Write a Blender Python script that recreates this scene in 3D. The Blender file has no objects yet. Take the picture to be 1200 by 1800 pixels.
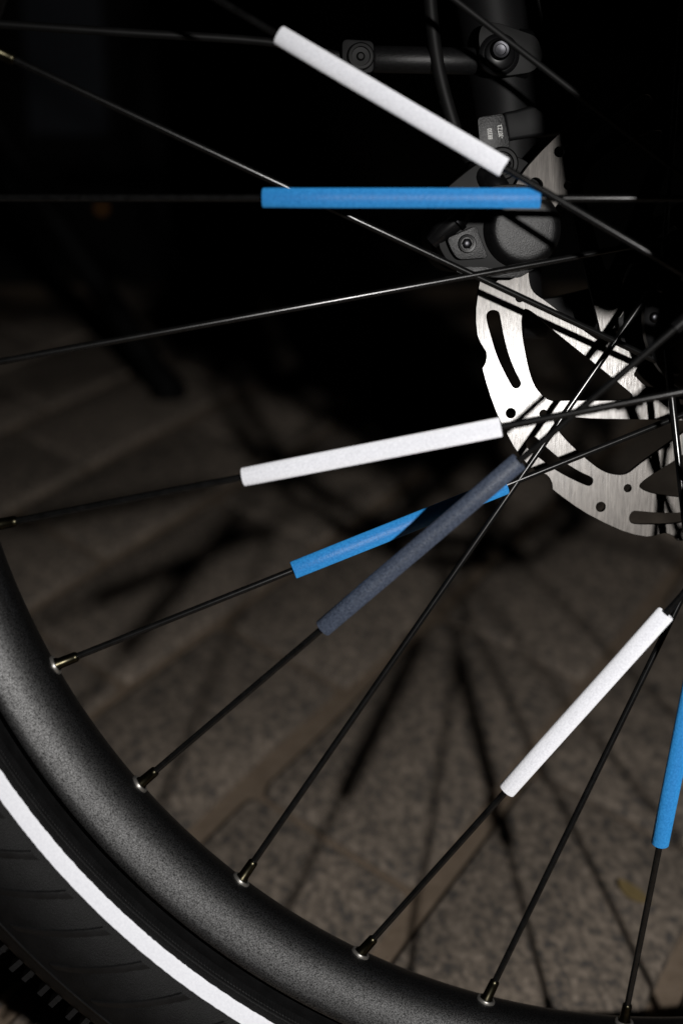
import bpy, bmesh, math, random
from mathutils import Vector, Matrix
random.seed(7)
sc = bpy.context.scene
COL = sc.collection
MM = 0.001
rad = math.radians

# ------------------------------------------------------------------ frames
# the bicycle leans away from the viewer on its stand; wheel frame (mm): x along the wheel, y = axle, z up in the wheel plane
LEAN = 14.0
TYRE_R = 316.0
A = rad(LEAN)
HUB = Vector((0, TYRE_R * math.sin(A), TYRE_R * math.cos(A) + 3.0)) * MM
TO_WORLD = Matrix.Translation(HUB) @ Matrix.Rotation(-A, 4, 'X') @ Matrix.Scale(1.0, 4)
def W(p):
    return TO_WORLD @ (Vector(p) * MM)
ROT = (Matrix.Rotation(-A, 3, 'X'))

# ------------------------------------------------------------------ camera
cam = bpy.data.cameras.new('camera')
cam.sensor_fit = 'VERTICAL'; cam.sensor_height = 36.0; cam.sensor_width = 24.0; cam.lens = 50.0
cam.clip_start = 0.01; cam.clip_end = 300
co = bpy.data.objects.new('camera', cam); COL.objects.link(co)
yaw, pit = rad(-5.8162), rad(-9.902)
rw = Matrix.Rotation(yaw, 3, 'Z') @ Matrix.Rotation(pit, 3, 'X')          # camera x right / y forward / z up
base = Matrix(((1, 0, 0), (0, 0, -1), (0, 1, 0)))                         # blender camera looks down -z
co.matrix_world = Matrix.Translation(W((-175.12, -450.14, 16.98))) @ (ROT @ rw @ base).to_4x4()
cam.dof.use_dof = True
cam.dof.focus_distance = 0.478
cam.dof.aperture_fstop = 6.2
sc.camera = co

# ------------------------------------------------------------------ night sky and the one lamp (a flash held to the right of the camera)
world = bpy.data.worlds.new('World'); sc.world = world; world.use_nodes = True
wn = world.node_tree; bg = wn.nodes['Background']
sky = wn.nodes.new('ShaderNodeTexSky'); sky.sky_type = 'NISHITA'; sky.sun_disc = False
sky.sun_elevation = rad(-4); sky.sun_rotation = rad(200)
wn.links.new(sky.outputs[0], bg.inputs[0]); bg.inputs[1].default_value = 0.001
LAMP = W((-20, -590, 69))
li = bpy.data.lights.new('flash', 'SPOT'); li.energy = 16.0; li.shadow_soft_size = 0.008
li.spot_size = rad(97); li.spot_blend = 1.0; li.color = (1.0, 0.975, 0.95)
lo = bpy.data.objects.new('flash', li); COL.objects.link(lo); lo.location = LAMP
aim = W((10, 0, -190)) - LAMP
lo.rotation_euler = aim.to_track_quat('-Z', 'Y').to_euler()
vs = sc.view_settings
sc.display_settings.display_device = 'sRGB'
vs.view_transform = 'Standard'; vs.look = 'None'; vs.exposure = 0.0; vs.gamma = 1.0
sc.cycles.max_bounces = 6

# ------------------------------------------------------------------ materials
def mat(name):
    m = bpy.data.materials.new(name); m.use_nodes = True
    nt = m.node_tree; b = nt.nodes['Principled BSDF']
    return m, nt, b
def N(nt, t, **kw):
    n = nt.nodes.new(t)
    for k, v in kw.items(): setattr(n, k, v)
    return n
def coords(nt, scale=(1, 1, 1), kind='Object', rand=False):
    tc = N(nt, 'ShaderNodeTexCoord'); mp = N(nt, 'ShaderNodeMapping')
    mp.inputs['Scale'].default_value = scale
    nt.links.new(tc.outputs[kind], mp.inputs['Vector'])
    if rand:
        oi = N(nt, 'ShaderNodeObjectInfo'); vm = N(nt, 'ShaderNodeVectorMath', operation='SCALE')
        vm.inputs[0].default_value = (37.0, 91.0, 53.0)
        nt.links.new(oi.outputs['Random'], vm.inputs['Scale']); nt.links.new(vm.outputs[0], mp.inputs['Location'])
    return mp.outputs[0]
def noise(nt, vec, scale, detail=3, rough=.6):
    n = N(nt, 'ShaderNodeTexNoise'); n.inputs['Scale'].default_value = scale
    n.inputs['Detail'].default_value = detail; n.inputs['Roughness'].default_value = rough
    nt.links.new(vec, n.inputs['Vector']); return n.outputs['Fac']
def ramp(nt, fac, stops):
    r = N(nt, 'ShaderNodeValToRGB'); e = r.color_ramp.elements
    while len(e) < len(stops): e.new(0.5)
    for el, (p, c) in zip(e, stops):
        el.position = p; el.color = (*c, 1) if not isinstance(c, float) else (c, c, c, 1)
    nt.links.new(fac, r.inputs[0]); return r.outputs[0]
def bump(nt, b, fac, strength, dist):
    n = N(nt, 'ShaderNodeBump'); n.inputs['Strength'].default_value = strength; n.inputs['Distance'].default_value = dist
    nt.links.new(fac, n.inputs['Height']); nt.links.new(n.outputs[0], b.inputs['Normal']); return n
def simple(name, c0, c1, scale, rough, metal=0.0, spec=0.5, bmp=0.0, bscale=None, bdist=0.0003, drough=0.0, detail=3):
    m, nt, b = mat(name); v = coords(nt)
    nt.links.new(ramp(nt, noise(nt, v, scale, detail), [(0.3, c0), (0.7, c1)]), b.inputs['Base Color'])
    b.inputs['Roughness'].default_value = rough; b.inputs['Metallic'].default_value = metal
    b.inputs['Specular IOR Level'].default_value = spec
    b.inputs['Diffuse Roughness'].default_value = drough
    if bmp: bump(nt, b, noise(nt, v, bscale or scale, 2), bmp, bdist)
    return m

M = {}
m, nt, b = mat('rim_anodised'); v = coords(nt)
nz = noise(nt, v, 2500, 1, .5)
nt.links.new(ramp(nt, nz, [(.35, (.0015, .0015, .0016)), (.65, (.006, .006, .0063))]), b.inputs['Base Color'])
mr = N(nt, 'ShaderNodeMapRange'); mr.inputs['From Min'].default_value = .3; mr.inputs['From Max'].default_value = .7
mr.inputs['To Min'].default_value = .25; mr.inputs['To Max'].default_value = 2.1
nt.links.new(nz, mr.inputs['Value']); nt.links.new(mr.outputs[0], b.inputs['Specular IOR Level'])
b.inputs['Roughness'].default_value = .34
bump(nt, b, nz, .18, .0001); M['rim'] = m
M['rubber'] = simple('tyre_rubber', (.0022, .0022, .0023), (.0055, .0055, .0058), 150, .6, 0, .22, .8, 2600, .0002, 0, 5)
M['rubber_rib'] = simple('rubber_rib', (.004, .004, .0042), (.008, .008, .0084), 200, .5, 0, .3, .5, 2600, .0002)
M['stripe'] = simple('reflective_stripe', (.84, .85, .89), (.92, .93, .965), 1300, .8, 0, .2, .25, 1500, .00015, 1.0)
M['spoke'] = simple('black_spoke', (.003, .003, .003), (.007, .007, .007), 400, .21, 0.0, .55, .05, 2500, .0001)
M['nipple'] = simple('nipple_brass_dark', (.03, .027, .018), (.065, .058, .036), 600, .3, 1.0)
M['eyelet'] = simple('eyelet_steel', (.26, .25, .23), (.36, .345, .32), 500, .38, .8)
M['white'] = simple('white_sleeve', (.71, .72, .76), (.92, .93, .97), 1700, .7, 0, .3, .8, 1700, .00022, 1.0, 5)  # fine light and dark colour noise stands in for glitter
M['blue'] = simple('blue_sleeve', (.016, .19, .50), (.042, .31, .70), 1400, .5, 0, .45, .8, 1500, .0002, 1.0, 4)
M['navy'] = simple('navy_sleeve', (.022, .030, .05), (.085, .105, .15), 1400, .5, 0, .45, .9, 1400, .0003, .6, 4)
M['black_paint'] = simple('black_paint', (.0042, .0042, .0045), (.0058, .0058, .006), 60, .55, 0, .14, .2, 2500, .0001)
M['caliper'] = simple('caliper_black', (.003, .003, .0032), (.008, .008, .0084), 1100, .42, 0, .34, .5, 2400, .0002)
M['gloss_black'] = simple('gloss_black', (.003, .003, .0033), (.006, .006, .0063), 200, .25, 0, .35)
M['bolt'] = simple('bolt_black_steel', (.018, .018, .02), (.035, .035, .038), 400, .34, 1.0)
M['hose'] = simple('hose_black', (.0035, .0035, .0035), (.006, .006, .006), 200, .55, 0, .18)
M['print'] = simple('white_print', (.75, .75, .72), (.85, .85, .82), 900, .7)
M['amber'] = simple('amber_plastic', (.22, .085, .008), (.3, .12, .01), 300, .5)
M['cabinet'] = simple('cabinet_black', (.0015, .0015, .0018), (.003, .003, .0033), 30, .7, 0, .1)
M['panel'] = simple('panel_bluegrey', (.018, .021, .027), (.032, .035, .042), 6, .6, 0, .1)
M['leaf'] = simple('dry_leaf', (.17, .125, .05), (.24, .175, .075), 300, .7)
M['dark_far_ground'] = simple('dark_far_ground', (.012, .011, .010), (.03, .028, .026), 160, .9, 0, .2, .6, 300, .002)  # near-black colour stands in for the darkness past the lamp's reach

# ground between the setts: sandy brown joint mortar
m, nt, b = mat('joint_mortar'); v = coords(nt)
c = ramp(nt, noise(nt, v, 90, 5), [(.3, (.172, .130, .094)), (.7, (.235, .182, .135))])
nt.links.new(c, b.inputs['Base Color']); b.inputs['Roughness'].default_value = .95; b.inputs['Specular IOR Level'].default_value = .1
bump(nt, b, noise(nt, v, 400, 3), .6, .001); M['mortar'] = m

# granite setts
m, nt, b = mat('granite'); v = coords(nt, (1, .64, 1), rand=True)
f1 = ramp(nt, noise(nt, v, 255, 4, .6), [(.35, (.092, .088, .086)), (.46, (.182, .157, .133)), (.56, (.248, .212, .176)), (.68, (.36, .31, .262))])
f2 = ramp(nt, noise(nt, v, 30, 4), [(.3, (.72, .70, .68)), (.7, (1.0, .96, .92))])
mx = N(nt, 'ShaderNodeMix', data_type='RGBA', blend_type='MULTIPLY'); mx.inputs[0].default_value = 1.0
nt.links.new(f1, mx.inputs[6]); nt.links.new(f2, mx.inputs[7])
nt.links.new(mx.outputs[2], b.inputs['Base Color']); b.inputs['Roughness'].default_value = .85; b.inputs['Specular IOR Level'].default_value = .2
bump(nt, b, noise(nt, v, 260, 3), .5, .0008); M['granite'] = m

# ground brake rotor steel: vertical grinding marks
m, nt, b = mat('ground_steel')
v = coords(nt, (3600, 60, 3600)); v2 = coords(nt, (900, 130, 900)); v3 = coords(nt)
mp2 = v2.node; mp2.inputs['Rotation'].default_value = (0, 0, rad(28))
n1 = noise(nt, v, 1.0, 3, .7); n2 = noise(nt, v2, 1.0, 2, .6)
ad = N(nt, 'ShaderNodeMath', operation='ADD'); nt.links.new(n1, ad.inputs[0]); nt.links.new(n2, ad.inputs[1])
hf = N(nt, 'ShaderNodeMath', operation='MULTIPLY'); hf.inputs[1].default_value = .5; nt.links.new(ad.outputs[0], hf.inputs[0])
nt.links.new(ramp(nt, hf.outputs[0], [(.34, (.036, .033, .0305)), (.64, (.078, .072, .066))]), b.inputs['Base Color'])
b.inputs['Metallic'].default_value = 1.0
rr = N(nt, 'ShaderNodeMapRange'); rr.inputs['To Min'].default_value = .40; rr.inputs['To Max'].default_value = .50
nt.links.new(n1, rr.inputs['Value']); nt.links.new(rr.outputs[0], b.inputs['Roughness'])
b.inputs['Anisotropic'].default_value = .4
b.inputs['Coat Weight'].default_value = .55; b.inputs['Coat Roughness'].default_value = .195
tg = N(nt, 'ShaderNodeCombineXYZ'); tg.inputs[0].default_value = 1.0
nt.links.new(tg.outputs[0], b.inputs['Tangent'])
# added tilt of the shading normal moves the lamp highlight down the disc
bp = N(nt, 'ShaderNodeBump'); bp.inputs['Strength'].default_value = .25; bp.inputs['Distance'].default_value = .0002
nt.links.new(hf.outputs[0], bp.inputs['Height'])
va = N(nt, 'ShaderNodeVectorMath', operation='ADD'); nt.links.new(bp.outputs[0], va.inputs[0])
va.inputs[1].default_value = tuple(ROT @ Vector((-.066, 0, .117)))
vn = N(nt, 'ShaderNodeVectorMath', operation='NORMALIZE'); nt.links.new(va.outputs[0], vn.inputs[0]); nt.links.new(vn.outputs[0], b.inputs['Normal']); nt.links.new(vn.outputs[0], b.inputs['Coat Normal'])
M['steel'] = m

# ------------------------------------------------------------------ mesh helpers (all in mm)
def link(name, bm, material, parent=None, smooth=True, mw=None):
    me = bpy.data.meshes.new(name); bmesh.ops.recalc_face_normals(bm, faces=bm.faces); bm.to_mesh(me); bm.free()
    me.materials.append(material)
    if smooth:
        for p in me.polygons: p.use_smooth = True
        try: me.set_sharp_from_angle(angle=rad(38))
        except Exception: pass
    o = bpy.data.objects.new(name, me); COL.objects.link(o)
    if parent: o.parent = parent
    if mw: o.matrix_world = mw
    return o
def V(p): return Vector(p) * MM
def lathe(bm, prof, n, a0=0.0, a1=2 * math.pi, closed=True):
    full = abs(a1 - a0 - 2 * math.pi) < 1e-6
    rings = []
    cnt = n if full else n + 1
    for i in range(cnt):
        a = a0 + (a1 - a0) * i / n
        rings.append([bm.verts.new(V((r * math.cos(a), y, r * math.sin(a)))) for r, y in prof])
    m_ = len(prof)
    for i in range(n):
        p, q = rings[i], rings[(i + 1) % cnt]
        for j in range(m_ if closed else m_ - 1):
            k = (j + 1) % m_
            bm.faces.new((p[j], p[k], q[k], q[j]))
    return rings
def frame_for(d):
    d = d.normalized(); u = Vector((0, 1, 0)) if abs(d.y) < .9 else Vector((1, 0, 0))
    x = d.cross(u).normalized(); y = d.cross(x).normalized(); return x, y
def tube(bm, pts, radii, n=14, cap=True):
    pts = [Vector(p) for p in pts]
    if not isinstance(radii, (list, tuple)): radii = [radii] * len(pts)
    rings = []
    for i, p in enumerate(pts):
        d = (pts[min(i + 1, len(pts) - 1)] - pts[max(i - 1, 0)])
        if i == 0: x, y = frame_for(d)
        else:
            d = d.normalized(); x = (x - d * x.dot(d)).normalized(); y = d.cross(x)
        rings.append([bm.verts.new((p + (x * math.cos(2 * math.pi * k / n) + y * math.sin(2 * math.pi * k / n)) * radii[i]) * MM) for k in range(n)])
    for a_, b_ in zip(rings, rings[1:]):
        for k in range(n): bm.faces.new((a_[k], a_[(k + 1) % n], b_[(k + 1) % n], b_[k]))
    if cap: bm.faces.new(rings[0][::-1]); bm.faces.new(rings[-1])
def spline(pts, n=8):
    P = [Vector(p) for p in pts]; P = [2 * P[0] - P[1]] + P + [2 * P[-1] - P[-2]]; out = []
    for i in range(1, len(P) - 2):
        a_, b_, c_, d_ = P[i - 1:i + 3]
        for k in range(n):
            t = k / n
            out.append(.5 * ((2 * b_) + (c_ - a_) * t + (2 * a_ - 5 * b_ + 4 * c_ - d_) * t * t + (3 * b_ - a_ - 3 * c_ + d_) * t ** 3))
    out.append(P[-2]); return out
def prism(bm, poly, y0, y1, bev=0.0, seg=3):
    """poly in (x, z), extruded along the axle from y0 to y1"""
    a_ = [bm.verts.new(V((x, y0, z))) for x, z in poly]; b_ = [bm.verts.new(V((x, y1, z))) for x, z in poly]
    n = len(poly)
    f = [bm.faces.new(a_), bm.faces.new(b_[::-1])]
    for i in range(n): f.append(bm.faces.new((a_[i], b_[i], b_[(i + 1) % n], a_[(i + 1) % n])))
    if bev:
        bmesh.ops.recalc_face_normals(bm, faces=f)
        ed = {e for x in f for e in x.edges}
        bmesh.ops.bevel(bm, geom=list(ed), offset=bev * MM, segments=seg, affect='EDGES', profile=.5, clamp_overlap=True)
def disc_stack(bm, c, prof, n=40):
    """solid of revolution about an axis parallel to the axle at (x, z); prof = [(y, r)...]"""
    rings = []
    for y, r in prof:
        rings.append([bm.verts.new(V((c[0] + r * math.cos(2 * math.pi * k / n), y, c[1] + r * math.sin(2 * math.pi * k / n)))) for k in range(n)])
    for a_, b_ in zip(rings, rings[1:]):
        for k in range(n): bm.faces.new((a_[k], a_[(k + 1) % n], b_[(k + 1) % n], b_[k]))
    bm.faces.new(rings[0][::-1]); bm.faces.new(rings[-1])
def round_poly(pts, r, n=5):
    out = []; L = len(pts)
    for i in range(L):
        p = Vector(pts[i]); a_ = Vector(pts[i - 1]); b_ = Vector(pts[(i + 1) % L])
        ra = min(r, (a_ - p).length * .45); rb = min(r, (b_ - p).length * .45)
        s = p + (a_ - p).normalized() * ra; e = p + (b_ - p).normalized() * rb
        for k in range(n + 1):
            t = k / n; out.append(tuple((1 - t) ** 2 * s + 2 * t * (1 - t) * p + t * t * e))
    return out
def empty(name, parent=None):
    o = bpy.data.objects.new(name, None); COL.objects.link(o); o.empty_display_size = .02
    if parent: o.parent = parent
    return o
def tag(o, label=None, cat=None, group=None, kind=None):
    if label: o['label'] = label
    if cat: o['category'] = cat
    if group: o['group'] = group
    if kind: o['kind'] = kind
    return o

# ------------------------------------------------------------------ the ground
bm = bmesh.new()
bmesh.ops.create_grid(bm, x_segments=1, y_segments=1, size=60)
g = link('ground', bm, M['dark_far_ground'], smooth=False); g.location = (0, 0, -.016); tag(g, kind='structure')  # dark sheet added beyond the setts to keep the distance black
# paved strip: a mortar bed with every sett on it
J = rad(55.5); dJ = Vector((math.cos(J), math.sin(J))); nJ = Vector((-math.sin(J), math.cos(J)))
pav = bpy.data.meshes.new('pavement')
bm = bmesh.new()
bmesh.ops.create_grid(bm, x_segments=1, y_segments=1, size=1)
for v_ in bm.verts: v_.co = Vector((v_.co.x * 1.7 - .1, v_.co.y * .93 + .38, -.0062 + .0))
pv = link('pavement', bm, M['mortar'], smooth=False); tag(pv, kind='structure')
ROWS = [41 - 119 * 3, 41 - 119 * 2, 41 - 119, 41, 160, 280, 394, 508, 624, 740, 856, 972, 1088]
PHASE = {3: 215, 4: 122, 5: 268, 6: 205, 7: 336}
PLEN = 228.0
cells = []
for ri in range(len(ROWS) - 1):
    c0, c1 = ROWS[ri], ROWS[ri + 1]
    ph = PHASE.get(ri, random.uniform(0, PLEN))
    for k in range(-8, 12):
        s0 = ph + k * PLEN; s1 = s0 + PLEN
        mid = (dJ * (s0 + s1) / 2 + nJ * (c0 + c1) / 2)
        # keep what the camera can see, with a margin for a step aside
        if not (-30 < mid.y < 1230): continue
        half = 330 + mid.y * .33
        if abs(mid.x + 75) > half: continue
        cells.append((c0, c1, s0, s1, ri))
for c0, c1, s0, s1, ri in cells:
    gj = 6.5 if ri != 4 and ri != 3 else 7.0; gk = 3.2
    cm, sm = (c0 + c1) / 2, (s0 + s1) / 2
    def P(c, s): return dJ * (s - sm + (c - cm) * .277) + nJ * (c - cm)
    jit = lambda a=1.6: random.uniform(-a, a)
    lo_, hi_ = c0 + gj + jit(), c1 - gj + jit()
    # outline with a few uneven points per side
    out = []
    for t in (0, .33, .66, 1): out.append(P(lo_ + (jit() if 0 < t < 1 else 0), s0 + gk + (s1 - s0 - 2 * gk) * t))
    for t in (.5,): out.append(P((lo_ + hi_) / 2, s1 - gk + jit(1)))
    for t in (1, .66, .33, 0): out.append(P(hi_ + (jit() if 0 < t < 1 else 0), s0 + gk + (s1 - s0 - 2 * gk) * t))
    out.append(P((lo_ + hi_) / 2, s0 + gk + jit(1)))
    # round the four corners a little
    out = round_poly([tuple(p) for p in out], 6, 2)
    bm = bmesh.new(); n = len(out)
    lv = []
    for z, ins in ((-10, 0), (-2.6, 0), (-.7, .985), (0, .955)):
        f_ = ins if ins else 1.0
        lv.append([bm.verts.new(Vector((x * f_, y * f_, z)) * MM) for x, y in out])
    for a_, b_ in zip(lv, lv[1:]):
        for i in range(n): bm.faces.new((a_[i], a_[(i + 1) % n], b_[(i + 1) % n], b_[i]))
    bm.faces.new(lv[-1])
    o = link('paver', bm, M['granite'], pv)
    mid = dJ * sm + nJ * cm
    o.location = (mid.x * MM, mid.y * MM, random.uniform(-1.0, .3) * MM)
    o.rotation_euler = (random.uniform(-.006, .006), random.uniform(-.006, .006), random.uniform(-.004, .004))

# a small dry leaf on the setts
bm = bmesh.new()
pl = [(-11, 0), (-7, 3.2), (-1, 4.6), (5, 3.4), (11, .4), (5, -3.0), (-1, -4.2), (-7, -3)]
top = [bm.verts.new(Vector((x, y, 1.2 + .02 * x * x + .12 * abs(y))) * MM) for x, y in pl]
bot = [bm.verts.new(Vector((x, y, .8 + .02 * x * x + .12 * abs(y))) * MM) for x, y in pl]
bm.faces.new(top); bm.faces.new(bot[::-1])
for i in range(8): bm.faces.new((top[i], bot[i], bot[(i + 1) % 8], top[(i + 1) % 8]))
lf = link('fallen_leaf', bm, M['leaf']); lf.location = (.026, .168, .0006); lf.rotation_euler = (0, 0, rad(-62))
tag(lf, 'small dry yellow leaf lying on the granite paving behind the blue sleeve', 'leaf')

# ------------------------------------------------------------------ bicycle
bike = empty('bicycle'); bike.matrix_world = TO_WORLD
tag(bike, 'black bicycle with spoked front wheel, disc brake and white striped tyre', 'bicycle')

# --- rim
near_ = [(248.2, -3.5), (248.9, -6.2), (250.2, -8.2), (252.0, -10.0), (254.3, -11.6), (257, -13.1), (260, -14.3), (263, -15.25), (265.3, -15.75), (266.3, -15.6), (266.6, -14.8), (266.3, -12.8), (264, -10.6), (258, -9.5), (254, -4)]
prof = [(248.0, 0)] + near_ + [(r, -y) for r, y in near_[::-1]]
bm = bmesh.new(); lathe(bm, prof, 320)
rim = link('rim', bm, M['rim'], bike)

# --- tyre
half = [(262, -8.8), (269.3, -9.0), (270.2, -10.6), (270.6, -14.6), (272.2, -18.4), (273.6, -20.8), (276.5, -23.0), (280.2, -25.0), (284, -26.4), (289, -27.3),
        (294, -27.2), (299, -26.0), (303.5, -23.6), (305.2, -22.4), (308.0, -19.6), (310.6, -16.0), (312.4, -11), (313.4, -5.5)]
prof = half + [(314.0, 0)] + [(r, -y) for r, y in half[::-1]] + [(261, 8.5), (261, -8.5)]
bm = bmesh.new(); lathe(bm, prof, 320)
tyre = link('tyre', bm, M['rubber'], bike)
# white band: its own skin 0.25 mm proud of the sidewall with slightly ragged edges
bm = bmesh.new()
def side(r):
    for (r0, y0), (r1, y1) in zip(half, half[1:]):
        if r0 <= r <= r1: return y0 + (y1 - y0) * (r - r0) / (r1 - r0)
ns = 1500; rings = []
for i in range(ns):
    a = 2 * math.pi * i / ns
    ri_ = 274.35 + random.uniform(-.09, .09); ro = 278.85 + random.uniform(-.06, .06)
    ring = []
    for t in (0, .04, .35, .68, .96, 1):
        r = ri_ + (ro - ri_) * t; ring.append((r, side(r) - (.05 if t in (0, 1) else .32)))
    rings.append([bm.verts.new(V((r * math.cos(a), y, r * math.sin(a)))) for r, y in ring])
for i in range(ns):
    p, q = rings[i], rings[(i + 1) % ns]
    for j in range(5): bm.faces.new((p[j], p[j + 1], q[j + 1], q[j]))
link('reflective_stripe', bm, M['stripe'], tyre)
# finely ribbed bead line
bm = bmesh.new(); ns = 2800; rings = []
for i in range(ns):
    a = 2 * math.pi * i / ns; h = .20 if i % 2 else .04
    rings.append([bm.verts.new(V((r * math.cos(a), y, r * math.sin(a)))) for r, y in ((270.75, -14.9), (270.85 - h * .9, -15.2 - h * .4), (272.0 - h * .9, -17.9 - h * .4), (272.15, -18.3))])
for i in range(ns):
    p, q = rings[i], rings[(i + 1) % ns]
    for j in range(3): bm.faces.new((p[j], p[j + 1], q[j + 1], q[j]))
tag(link('bead_ribbing', bm, M['rubber_rib'], tyre, smooth=False), kind='stuff')
bm = bmesh.new(); lathe(bm, [(272.25, -18.6), (272.3, -18.95), (272.6, -19.3), (272.9, -19.55)], 320, closed=False)
link('mould_line', bm, M['rubber_rib'], tyre)
bm = bmesh.new(); lathe(bm, [(303.6, -23.5), (303.9, -24.0), (304.4, -23.6), (304.7, -22.8)], 320, closed=False)
link('mould_line', bm, M['rubber_rib'], tyre)
# slanting raised ribs on the sidewall
def rib_mesh(bm, a0, side_sign=1):
    seg = 8; rows = []
    for i in range(seg + 1):
        t = i / seg; r = 280.6 + 20.5 * t; a = a0 - 4.1 * t
        wv = .42 * (1 - .25 * t)                       # half width in degrees
        ring = []
        for da, h in ((-wv, .02), (-wv * .8, .75), (-wv * .1, .62), (wv, .03)):
            aa = rad(a + da); y = side(r) - h
            ring.append(bm.verts.new(V((r * math.cos(aa), y * side_sign, r * math.sin(aa)))))
        rows.append(ring)
    for p, q in zip(rows, rows[1:]):
        for j in range(3): bm.faces.new((p[j], p[j + 1], q[j + 1], q[j]))
far = bmesh.new(); nrib = 104
for k in range(nrib):
    a = 360.0 * k / nrib + 1.2
    if 205 < a < 262:
        bm = bmesh.new(); rib_mesh(bm, a); link('sidewall_rib', bm, M['rubber_rib'], tyre)
    else: rib_mesh(far, a)
tag(link('sidewall_ribbing', far, M['rubber_rib'], tyre), kind='stuff')
# tread blocks along both shoulders and the crown
def block(bm, a, da, y0, y1, r0, r1, skew=0.0):
    q = []
    for aa, yy in ((a, y0), (a + da, y0), (a + da + skew, y1), (a + skew, y1)):
        for r in (r0, r1): q.append(bm.verts.new(V((r * math.cos(rad(aa)), yy, r * math.sin(rad(aa))))))
    for f in ((1, 3, 5, 7), (0, 1, 3, 2), (2, 3, 5, 4), (4, 5, 7, 6), (6, 7, 1, 0)): bm.faces.new([q[i] for i in f])
rest = bmesh.new(); nb = 318
for k in range(nb):
    a = 360.0 * k / nb
    for s in (-1, 1):
        tgt = rest
        one = s == -1 and 215 < a < 250
        if one: tgt = bmesh.new()
        block(tgt, a + (.16 if k % 2 else 0), .34, s * 15.5, s * 8.5, 309.5, 315.6 - (.4 if k % 3 else 0), .12)
        if one: link('tread_block', tgt, M['rubber'], tyre, smooth=False)
    block(rest, a + .3, .5, -8.0, -1.2, 312, 316, .4); block(rest, a + .6, .5, 1.2, 8.0, 312, 316, -.4)
tag(link('tread', rest, M['rubber'], tyre, smooth=False), kind='stuff')

# --- spokes: rim end (x, z) at y = 0, hub end (x, y, z)
SP = [
    (-6, (-187.5, 162.3), (15.7, 11, 22.3)), (-4, (-215.7, 122.4), (-30.5, -42, 12.7)), (-3, (-234.6, 80.4), (-17.1, 11, -17.5)),
    (-2, (-245.3, 36.7), (-0.1, -42, 35.7)), (-1, (-247.5, -15.0), (-4.9, 11, 27.5)), (0, (-239.5, -64.4), (-26.7, -42, -19.3)),
    (1, (-222.0, -110.5), (9.3, 11, -24.2)), (2, (-196.1, -151.9), (-33.0, -42, 0.3)), (3, (-163.2, -186.8), (-21.7, 11, 14.8)),
    (4, (-122.9, -215.4), (17.9, -42, -27.7)), (5, (-79.0, -235.1), (26.8, 11, -12.1)), (6, (-29.4, -246.2), (-13.0, -42, -30.3)),
    (7, (12.6, -247.7), (-20.9, 8, -10.6))]
for k in range(8, 24):
    an = 195.3 + 11.25 * k; nr = k % 2 == 0
    fa = rad(an + (62 if (k // 2) % 2 else -62)); rf = 33 if nr else 24.5
    SP.append((k, (248 * math.cos(rad(an)), 248 * math.sin(rad(an))), (rf * math.cos(fa), -42 if nr else 11, rf * math.sin(fa))))
SPD = {}
for k, (nx, nz), F in SP:
    Np = Vector((nx, 0, nz)); F = Vector(F); d = (F - Np).normalized(); SPD[k] = (Np, F, d)
    bm = bmesh.new()
    pts = [Np + d * 3, F]; rr_ = [1.1, 1.1]
    if k == 7:      # elbow hooked through the near face of the far flange
        pts = [Np + d * 3, F - d * 2.2, F - d * .7 + Vector((0, .7, 0)), F + Vector((0, 2.4, 0)), F + Vector((0, 4.5, 0))]; rr_ = [1.22, 1.3, 1.45, 1.45, 1.3]
    tube(bm, pts, rr_, 12)
    sp = link('spoke', bm, M['hose'] if k == -6 else M['spoke'], bike)  # one spoke takes the duller hose black to subdue its highlight
    bm = bmesh.new()
    tube(bm, [Np - d * 2, Np + d * 1.2, Np + d * 1.8, Np + d * 6.6, Np + d * 7.4, Np + d * 7.9], [2.3, 2.2, 1.85, 1.75, 1.7, 1.3], 12)
    link('nipple', bm, M['nipple'], sp)
    # eyelet: a domed ring on the rim bed
    er = Vector((nx, 0, nz)).normalized(); c_ = er * 248.1
    x_ = Vector((0, 1, 0)); y_ = er.cross(x_)
    bm = bmesh.new(); rings = []
    for rr0, h in ((3.3, -.5), (3.3, .5), (3.1, .85), (2.7, 1.0), (2.3, .8), (2.0, -.6)):
        rings.append([bm.verts.new((c_ - er * h + (x_ * math.cos(t) + y_ * math.sin(t)) * rr0) * MM) for t in [2 * math.pi * i / 20 for i in range(20)]])
    for p, q in zip(rings, rings[1:]):
        for i in range(20): bm.faces.new((p[i], p[(i + 1) % 20], q[(i + 1) % 20], q[i]))
    link('eyelet', bm, M['eyelet'], rim)

# --- hub
bm = bmesh.new()
disc_stack(bm, (0, 0), [(-44, 12), (-43.8, 23), (-43, 25), (-41, 25), (-40, 23), (-38, 15), (-20, 14.5), (4, 18.5), (7, 22), (8.6, 27.2), (9.2, 28.4), (12.4, 28.4), (13.2, 27.6), (14, 24), (24, 23.5), (34, 22.5), (34.5, 14)], 72)
hub = link('hub', bm, M['gloss_black'], bike)
for k, (Np, F, d) in SPD.items():
    if F.y < 0:      # lugs that take the straight ends of the near spokes
        bm = bmesh.new(); tube(bm, [F - d * 3, F + d * 6], 2.0, 12); tube(bm, [F + d * 4, Vector((F.x * .66, F.y, F.z * .66))], 1.8, 10); link('spoke_lug', bm, M['gloss_black'], hub)
for i in range(16):
    a = rad(180 + .9 + 22.5 * i + (0 if i % 2 else -.0))
    x, z = 25.0 * math.cos(a), 25.0 * math.sin(a)
    if math.hypot(x + 20.9, z + 10.6) < 6: continue
    bm = bmesh.new(); disc_stack(bm, (x, z), [(9.4, 1.9), (8.2, 1.9), (7.7, 1.5), (7.45, .7)], 14); link('spoke_head', bm, M['bolt'], hub)
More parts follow.
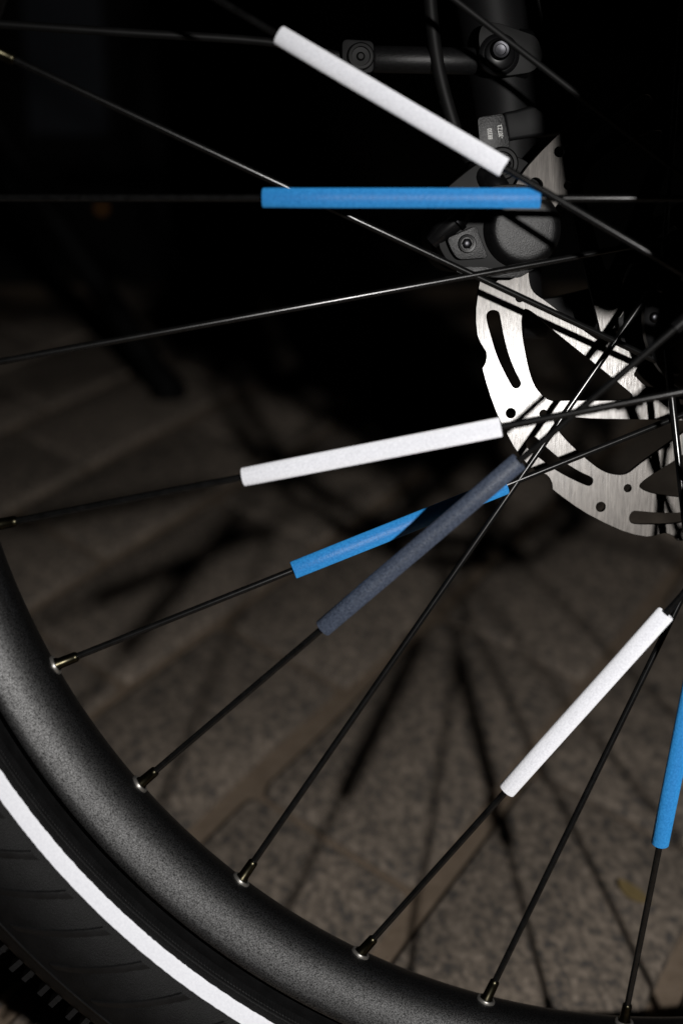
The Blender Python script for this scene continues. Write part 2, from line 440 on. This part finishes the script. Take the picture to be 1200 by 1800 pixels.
bm = bmesh.new(); disc_stack(bm, (0, 0), [(31.2, 30.5), (33, 30.5), (33.2, 26), (36, 26)], 60); link('lockring', bm, M['gloss_black'], hub)
bm = bmesh.new(); tube(bm, [(0, -128, 0), (0, 76, 0)], 6, 20); link('axle', bm, M['bolt'], hub)

# --- brake rotor (ten-fold pattern), a cut steel plate 1.8 mm thick
def arc_pts(r0, a0, r1, a1, n):
    return [(r0 + (r1 - r0) * i / n, a0 + (a1 - a0) * i / n) for i in range(n + 1)]
def PX(r, a): return (r * math.cos(rad(a)), r * math.sin(rad(a)))
cu = bpy.data.curves.new('brake_rotor', 'CURVE'); cu.dimensions = '2D'; cu.fill_mode = 'BOTH'
cu.extrude = .75 * MM; cu.bevel_depth = .14 * MM; cu.bevel_resolution = 1
def poly_spline(pts):
    s = cu.splines.new('POLY'); s.points.add(len(pts) - 1)
    for p, q in zip(s.points, pts): p.co = (q[0] * MM, q[1] * MM, 0, 1)
    s.use_cyclic_u = True
def smooth_closed(pol, n=4):
    P = [Vector(PX(*q)) for q in pol]; L = len(P); out = []
    for i in range(L):
        a_, b_, c_, d_ = P[i - 1], P[i], P[(i + 1) % L], P[(i + 2) % L]
        for k in range(n):
            t = k / n
            out.append(tuple(.5 * ((2 * b_) + (c_ - a_) * t + (2 * a_ - 5 * b_ + 4 * c_ - d_) * t * t + (3 * b_ - a_ - 3 * c_ + d_) * t ** 3)))
    return out
outer = []; inner = []
for k in range(10):
    o_ = 36.2 * k if k < 4 else 36 * k + .6
    o_ = 36.0 * k + .4
    for r, a in ((80.1, 192.8), (80.0, 196), (80.0, 200), (80.1, 204), (80.2, 209), (80.5, 214), (80.5, 217.5), (80.2, 220.6), (79.5, 222.3), (78.5, 223.8), (77.8, 225.0), (77.9, 226.3), (78.6, 227.6), (79.5, 228.4)):
        outer.append(PX(r - .2, a + o_))
    for r, a in ((32.4, 184), (32.3, 191), (31.8, 196), (30.6, 200), (29.4, 203.5), (29.1, 208), (29.1, 214.5), (30.0, 217.5), (31.7, 219)):
        inner.append(PX(r, a + o_))
    poly_spline(smooth_closed([(63.0, 177.7), (64.3, 178.9), (64.7, 182), (64.6, 187), (64.5, 195), (64.5, 200.5), (63.6, 204.6), (61.3, 208.5), (55.6, 211.8), (46.0, 220.0), (39.6, 227.9), (38.2, 228.7), (37.3, 227.2), (37.6, 221.8), (40.3, 208.3), (46.0, 195.4), (53.1, 185.9), (59.2, 179.8)][::1] and
                [(r, a + o_ - 36) for r, a in ((63.0, 213.9), (64.3, 215.0), (64.7, 218.2), (64.6, 223), (64.5, 231), (64.5, 236.5), (63.6, 240.6), (61.3, 244.5), (55.6, 247.8), (46.0, 256.0), (39.6, 263.9), (38.2, 264.7), (37.3, 263.2), (37.6, 257.8), (40.3, 244.3), (46.0, 231.4), (53.1, 222.0), (59.2, 216.0))]))
    # slot: capsule that narrows towards its trailing end
    c1, c2, c3 = (74.4, 180.4), (72.6, 190.0), (70.1, 199.2)
    up, dn = [], []
    for r, a, w in ((74.4, 180.4, 2.45), (73.3, 185.0, 2.25), (72.2, 190.5, 2.05), (71.0, 195.5, 1.85), (70.1, 199.2, 1.75)):
        up.append((r + w, a)); dn.append((r - w, a))
    s = up + [(71.2, 200.3), (70.1, 200.65), (69.0, 200.3)] + dn[::-1] + [(72.6, 178.9), (74.4, 178.4), (76.2, 178.9)]
    poly_spline(smooth_closed([(r, a + o_) for r, a in s], 3))
    for (r, a, q) in ((75.6, 206.1, 1.85), (65.7, 210.8, 1.5)):
        cx, cz = PX(r, a + o_); poly_spline([(cx + q * math.cos(2 * math.pi * i / 24), cz + q * math.sin(2 * math.pi * i / 24)) for i in range(24)])
poly_spline(outer); poly_spline(inner)
tmp = bpy.data.objects.new('tmp', cu); COL.objects.link(tmp)
dg = bpy.context.evaluated_depsgraph_get(); me = bpy.data.meshes.new_from_object(tmp.evaluated_get(dg))
bpy.data.objects.remove(tmp); bpy.data.curves.remove(cu)
me.materials.clear(); me.materials.append(M['steel']); me.name = 'brake_rotor'
rot = bpy.data.objects.new('brake_rotor', me); COL.objects.link(rot); rot.parent = bike
rot.location = (0, 30.9 * MM, 0); rot.rotation_euler = (rad(90), 0, 0)

# --- brake caliper
bm = bmesh.new()
prism(bm, round_poly([(-92, 15), (-66, 11.5), (-52, 24), (-53, 40), (-60, 49), (-66, 53), (-75, 53), (-82, 49), (-93, 40), (-97, 26)], 5), 34.2, 52, 1.6)
cal = link('brake_caliper', bm, M['hose'], bike)
bm = bmesh.new()      # near half of the body round the piston
prism(bm, round_poly([(-90, 14.6), (-72, 12.6), (-66, 13.0), (-58, 18), (-54.2, 28), (-57, 38), (-66, 43), (-78, 42.5), (-83, 38), (-91, 32), (-96, 24)], 4), 21.5, 29.2, 1.8)
link('caliper_half', bm, M['hose'], cal)
bm = bmesh.new(); disc_stack(bm, (-67.1, 28.3), [(22.5, 13.2), (20.8, 13.0), (18.2, 11.5), (17.2, 11.0), (16.6, 10.5), (16.35, 9.8), (16.2, 8.6), (16.15, 4)], 64)
link('piston_cap', bm, M['caliper'], cal)
bm = bmesh.new()
prism(bm, round_poly([(-92.8, 25.2), (-83.0, 29.4), (-81.2, 24.6), (-78.6, 18.9), (-88.8, 18.2), (-91.0, 21)], 1.6), 18.6, 22.5, .7); pb = link('bolt_plate', bm, M['caliper'], cal)
bm = bmesh.new(); disc_stack(bm, (-86.0, 23.5), [(19.3, 3.1), (18.2, 3.05), (17.9, 2.8), (18.0, 2.1), (20.2, 2.0)], 28); link('bolt', bm, M['gloss_black'], cal)
bm = bmesh.new(); disc_stack(bm, (-86.0, 23.5), [(18.9, 1.9), (18.3, 1.75), (18.0, 1.2), (17.9, .5)], 6); link('bolt_head', bm, M['bolt'], cal)
bm = bmesh.new(); prism(bm, round_poly([(-89.5, 16.2), (-80, 16.0), (-71, 14.6), (-65.5, 16.4), (-64.8, 14.2), (-68, 12.4), (-75, 12.4), (-89, 13.4)], 1.0), 19.4, 22, .6); link('lower_lip', bm, M['caliper'], cal)
bm = bmesh.new(); tube(bm, [(-97, 24, 24), (-94, 23, 27), (-88, 22, 32), (-84, 21.5, 36.5), (-82, 21.5, 38.5)], [2.6, 3.4, 3.5, 3.2, 2.0], 18); link('bleed_nipple', bm, M['gloss_black'], cal)
bm = bmesh.new(); tube(bm, [(-89.6, 20.6, 30.6), (-88.6, 20.5, 31.6)], 3.9, 18); link('crimp_ring', bm, M['bolt'], cal)
bm = bmesh.new(); disc_stack(bm, (-71.6, 50.2), [(36, 5.6), (33.4, 5.6), (32.8, 5.0), (32.9, 4.0), (34.5, 3.8)], 30); link('bolt_collar', bm, M['hose'], cal)
bm = bmesh.new(); disc_stack(bm, (-71.6, 50.2), [(35, 3.3), (33.2, 3.1), (32.7, 2.4), (32.6, 1.0)], 6); link('bolt_head', bm, M['gloss_black'], cal)
# cast neck carrying the printed code, and the mount block beside it
bm = bmesh.new(); prism(bm, round_poly([(-77.8, 66.5), (-68.6, 68.0), (-66.0, 57.0), (-69.5, 53.5), (-76.5, 54)], 1.6), 46.5, 58, .8); nk = link('neck', bm, M['caliper'], cal)
def text(body, loc, rot_deg, size, parent, sx=.66):
    tc = bpy.data.curves.new('lettering', 'FONT'); tc.body = body; tc.size = size * MM; tc.extrude = .02 * MM; tc.space_character = 1.0; tc.align_x = 'CENTER'; tc.align_y = 'CENTER'
    t = bpy.data.objects.new('tmp', tc); COL.objects.link(t)
    d_ = bpy.context.evaluated_depsgraph_get(); me_ = bpy.data.meshes.new_from_object(t.evaluated_get(d_))
    bpy.data.objects.remove(t); bpy.data.curves.remove(tc)
    me_.materials.clear(); me_.materials.append(M['print'])
    o = bpy.data.objects.new('lettering', me_); COL.objects.link(o); o.parent = parent
    o.scale = (sx, 1, 1); o.location = V(loc); o.rotation_euler = (Matrix.Rotation(rad(rot_deg), 3, 'Y') @ Matrix.Rotation(rad(90), 3, 'X')).to_euler()
    return o
text('88350', (-73.2, 46.42, 61.0), -97, 2.25, cal)
text('-30TZ3.', (-69.6, 46.42, 61.9), -99, 2.25, cal)
bm = bmesh.new(); top_ = [(-68.4, 68.4), (-64, 69.2), (-57, 71.2), (-50.5, 73.6), (-44, 75.5), (-41, 62.6), (-47, 61.7), (-57, 60.4), (-66.6, 58.8)]
prism(bm, top_, 48, 62, 1.2); link('mount_block', bm, M['black_paint'], cal)

# --- brake hose
bm = bmesh.new(); tube(bm, spline([(-96, 46, 150), (-95.2, 46, 118), (-94.6, 46, 104), (-92.6, 46, 88), (-89.6, 46, 75), (-84.5, 46, 60), (-80, 46, 52), (-76, 45, 45)], 7), 2.35, 14, True)
link('brake_hose', bm, M['hose'], bike)
bm = bmesh.new(); tube(bm, [(-79.5, 40, 50), (-77, 36, 46), (-74, 33, 43), (-71.5, 32, 41)], [2.9, 3.8, 4.4, 3.4], 18); link('hose_boot', bm, M['gloss_black'], bike)
bm = bmesh.new(); tube(bm, spline([(-63, 46, 140), (-59, 46, 112), (-53, 46, 88), (-47.5, 46, 70), (-46, 52, 52)], 6), .75, 10); link('sensor_cable', bm, M['hose'], bike)

# --- fork: far leg in view, near leg just outside the frame (its shadow falls across the hub side)
bm = bmesh.new()
tube(bm, [(-128, 64, 420), (-96, 63, 250), (-79, 62, 150), (-71.2, 62, 108), (-64.8, 62, 74), (-62.5, 62, 45), (-60, 62, 25), (-57, 62, 5), (-55, 62, -4)], [16, 15, 13.2, 12.2, 11.6, 10, 8.5, 7, 6], 40)
fk = link('fork_leg', bm, M['black_paint'], bike)
bm = bmesh.new(); prism(bm, round_poly([(-60, 3.5), (-46, 5), (-30, 8.6), (6, 9), (9, 0), (6, -9), (-20, -7), (-46, -7.5)], 2.5), 55.5, 63.5, 1.2); link('dropout', bm, M['black_paint'], fk)
bm = bmesh.new(); tube(bm, [(-59.5, 55, -3.5), (-59.2, 55, -3.5), (-58.8, 55, -3.5), (-50.4, 55, -3.7), (-50, 55, -3.7)], [5.0, 5.8, 6.1, 6.1, 5.4], 30); link('dropout_bolt', bm, M['caliper'], fk)
bm = bmesh.new()
tube(bm, [(-60, -116, 420), (-27, -116, 230), (-23, -116, 80), (-21.5, -116, 60), (-19, -116, 41), (-17, -116, 26), (-16.5, -116, 22), (-16, -116, 20)], [25, 25, 25.5, 25, 24, 23, 22, 17], 40)
link('fork_leg', bm, M['black_paint'], bike)
bm = bmesh.new(); prism(bm, round_poly([(-28, 21), (4, 21), (9, 0), (5, -8), (-5, -8), (-9, 0)], 2.5), -120, -112, 1); link('dropout', bm, M['black_paint'], bike)

# --- steering rod with its joints, bolted to the far fork leg
bm = bmesh.new(); tube(bm, [(-113.5, 50, 85.6), (-112.8, 50, 85.6), (-79, 50, 85.4), (-78, 50, 85.4)], [4.0, 4.5, 4.5, 3.9], 28); rod = link('steering_rod', bm, M['caliper'], bike)
bm = bmesh.new(); prism(bm, round_poly([(-124.5, 91.5), (-113.6, 91), (-113.6, 80.4), (-124.5, 80.8)], 2.2), 45.5, 54.5, .8); link('clevis', bm, M['black_paint'], rod)
bm = bmesh.new(); disc_stack(bm, (-118.2, 85.8), [(47, 4.6), (44.6, 4.6), (44.0, 4.1), (43.9, 3.2), (44.9, 3.0), (45, 1.5), (44.3, .9)], 28); link('clevis_bolt', bm, M['hose'], rod)
bm = bmesh.new(); tube(bm, spline([(-122, 50, 86), (-150, 51, 91), (-200, 52, 93.5), (-260, 54, 97), (-340, 56, 103)], 5), 1.5, 10); link('tie_rod', bm, M['hose'], rod)
bm = bmesh.new(); prism(bm, round_poly([(-78.5, 92.8), (-77.2, 96.8), (-72.5, 97.5), (-58, 93), (-55.5, 86), (-59, 81.3), (-70, 79.6), (-77, 82.8)], 2.6), 43.8, 49.5, .9); link('joint_plate', bm, M['hose'], rod)
bm = bmesh.new(); disc_stack(bm, (-71.2, 86.8), [(44.6, 7.0), (43.4, 7.0), (42.9, 6.4), (42.7, 5.4), (42.2, 5.2), (41.8, 4.6)], 36); link('joint_washer', bm, M['gloss_black'], rod)
bm = bmesh.new(); disc_stack(bm, (-71.4, 88.0), [(43, 3.5), (40.2, 3.3), (39.6, 2.7), (39.7, 1.9), (40.3, 1.7), (40.4, .5)], 24); link('joint_bolt', bm, M['bolt'], rod)
bm = bmesh.new(); tube(bm, [(-63, 52, 88.5), (-59.4, 52, 88.2), (-58.8, 52, 88.2), (-58.2, 52, 88.1)], [8.2, 8.2, 7.8, 6.4], 36); link('joint_flange', bm, M['gloss_black'], rod)

# ------------------------------------------------------------------ clip-on spoke sleeves (each its own thing)
def sleeve(k, s0, s1, material, slit_deg, label, group):
    Np, F, d = SPD[k]
    x, y = frame_for(d)
    cen = Np + d * (s0 + s1) / 2; Lh = (s1 - s0) / 2
    R_, r_ = 2.95, 2.05; n = 34; gap = rad(34)
    bm = bmesh.new(); prof = []
    st = [-Lh, -Lh + .25, -Lh * .5, 0, Lh * .5, Lh - .25, Lh]
    rings_o, rings_i = [], []
    for j, t in enumerate(st):
        ro = R_ - (.18 if j in (0, 6) else 0); ro_i = r_ + (.1 if j in (0, 6) else 0)
        A_ = [gap / 2 + (2 * math.pi - gap) * i / n + rad(slit_deg) for i in range(n + 1)]
        rings_o.append([bm.verts.new(V((ro * math.cos(a), ro * math.sin(a), t))) for a in A_])
        rings_i.append([bm.verts.new(V((ro_i * math.cos(a), ro_i * math.sin(a), t))) for a in A_])
    for j in range(len(st) - 1):
        for i in range(n):
            bm.faces.new((rings_o[j][i], rings_o[j][i + 1], rings_o[j + 1][i + 1], rings_o[j + 1][i]))
            bm.faces.new((rings_i[j][i], rings_i[j + 1][i], rings_i[j + 1][i + 1], rings_i[j][i + 1]))
        for i in (0, n): bm.faces.new((rings_o[j][i], rings_o[j + 1][i], rings_i[j + 1][i], rings_i[j][i]))
    for j in (0, -1):
        for i in range(n): bm.faces.new((rings_o[j][i], rings_o[j][i + 1], rings_i[j][i + 1], rings_i[j][i]))
    # local z along the spoke; local y points to the viewer's far side
    mz = d; my = (Vector((0, 1, 0)) - d * d.y).normalized(); mx_ = my.cross(mz)
    R3 = Matrix((mx_, my, mz)).transposed()
    o = link('spoke_sleeve', bm, material)
    o.matrix_world = TO_WORLD @ Matrix.Translation(cen * MM) @ R3.to_4x4()
    return tag(o, label, 'spoke reflector', group)
G = 'tubular reflectors clipped on the spokes'
sleeve(-4, 78.6, 155.3, M['white'], 60, 'white spoke sleeve slanting down to the label above the brake caliper', G)
sleeve(-2, 92.2, 174.3, M['blue'], 90, 'bright blue spoke sleeve lying nearly level across the brake caliper', G)
sleeve(0, 81.4, 161.7, M['white'], 90, 'white spoke sleeve whose end touches the edge of the brake rotor', G)
sleeve(1, 82.5, 158.1, M['blue'], 90, 'blue spoke sleeve crossed by the dark navy one', G)
sleeve(2, 82.4, 163.9, M['navy'], 90, 'dark navy grey spoke sleeve crossing in front of a blue one', G)
sleeve(4, 78.8, 157.6, M['white'], 150, 'white spoke sleeve below the brake rotor, against the lit paving', G)
sleeve(6, 73.7, 153.0, M['blue'], 90, 'blue steep spoke sleeve cut by the edge of the picture below the rotor', G)

# ------------------------------------------------------------------ dim things behind
st = empty('stand'); st.location = (-.204, .894, 0)
bm = bmesh.new(); tube(bm, [(-.2 * 1000, 55, 330), (-88, 25, 150), (-8, 2, 22), (0, 0, 12)], [10, 11, 13, 14], 18); link('leg', bm, M['cabinet'], st)
bm = bmesh.new(); tube(bm, [(0, 0, 16), (3, -1, 6), (3, -1, .5)], [14, 17, 17], 18); link('foot', bm, M['cabinet'], st)
tag(st, 'slanting black stand leg with a blunt foot on the paving behind the wheel', 'stand')
cb = empty('street_cabinet'); cb.location = (-.315, 1.42, 0)
def cbox(name, x0, x1, y0, y1, z0, z1, material, bev=4):
    bm = bmesh.new(); prism(bm, [(x0, z0), (x1, z0), (x1, z1), (x0, z1)], y0, y1, bev); return link(name, bm, material, cb)
cbox('body', -95, 110, 0, 160, -14, 520, M['cabinet'])
cbox('door_panel', -55, 40, -9, -1, 150, 470, M['panel'])
bm = bmesh.new(); disc_stack(bm, (28, 62), [(-1, 7), (-5, 7), (-7, 5)], 20); link('reflector', bm, M['amber'], cb)
tag(cb, 'dark cabinet with a blue grey panel and a small amber reflector, blurred in the darkness', 'cabinet')
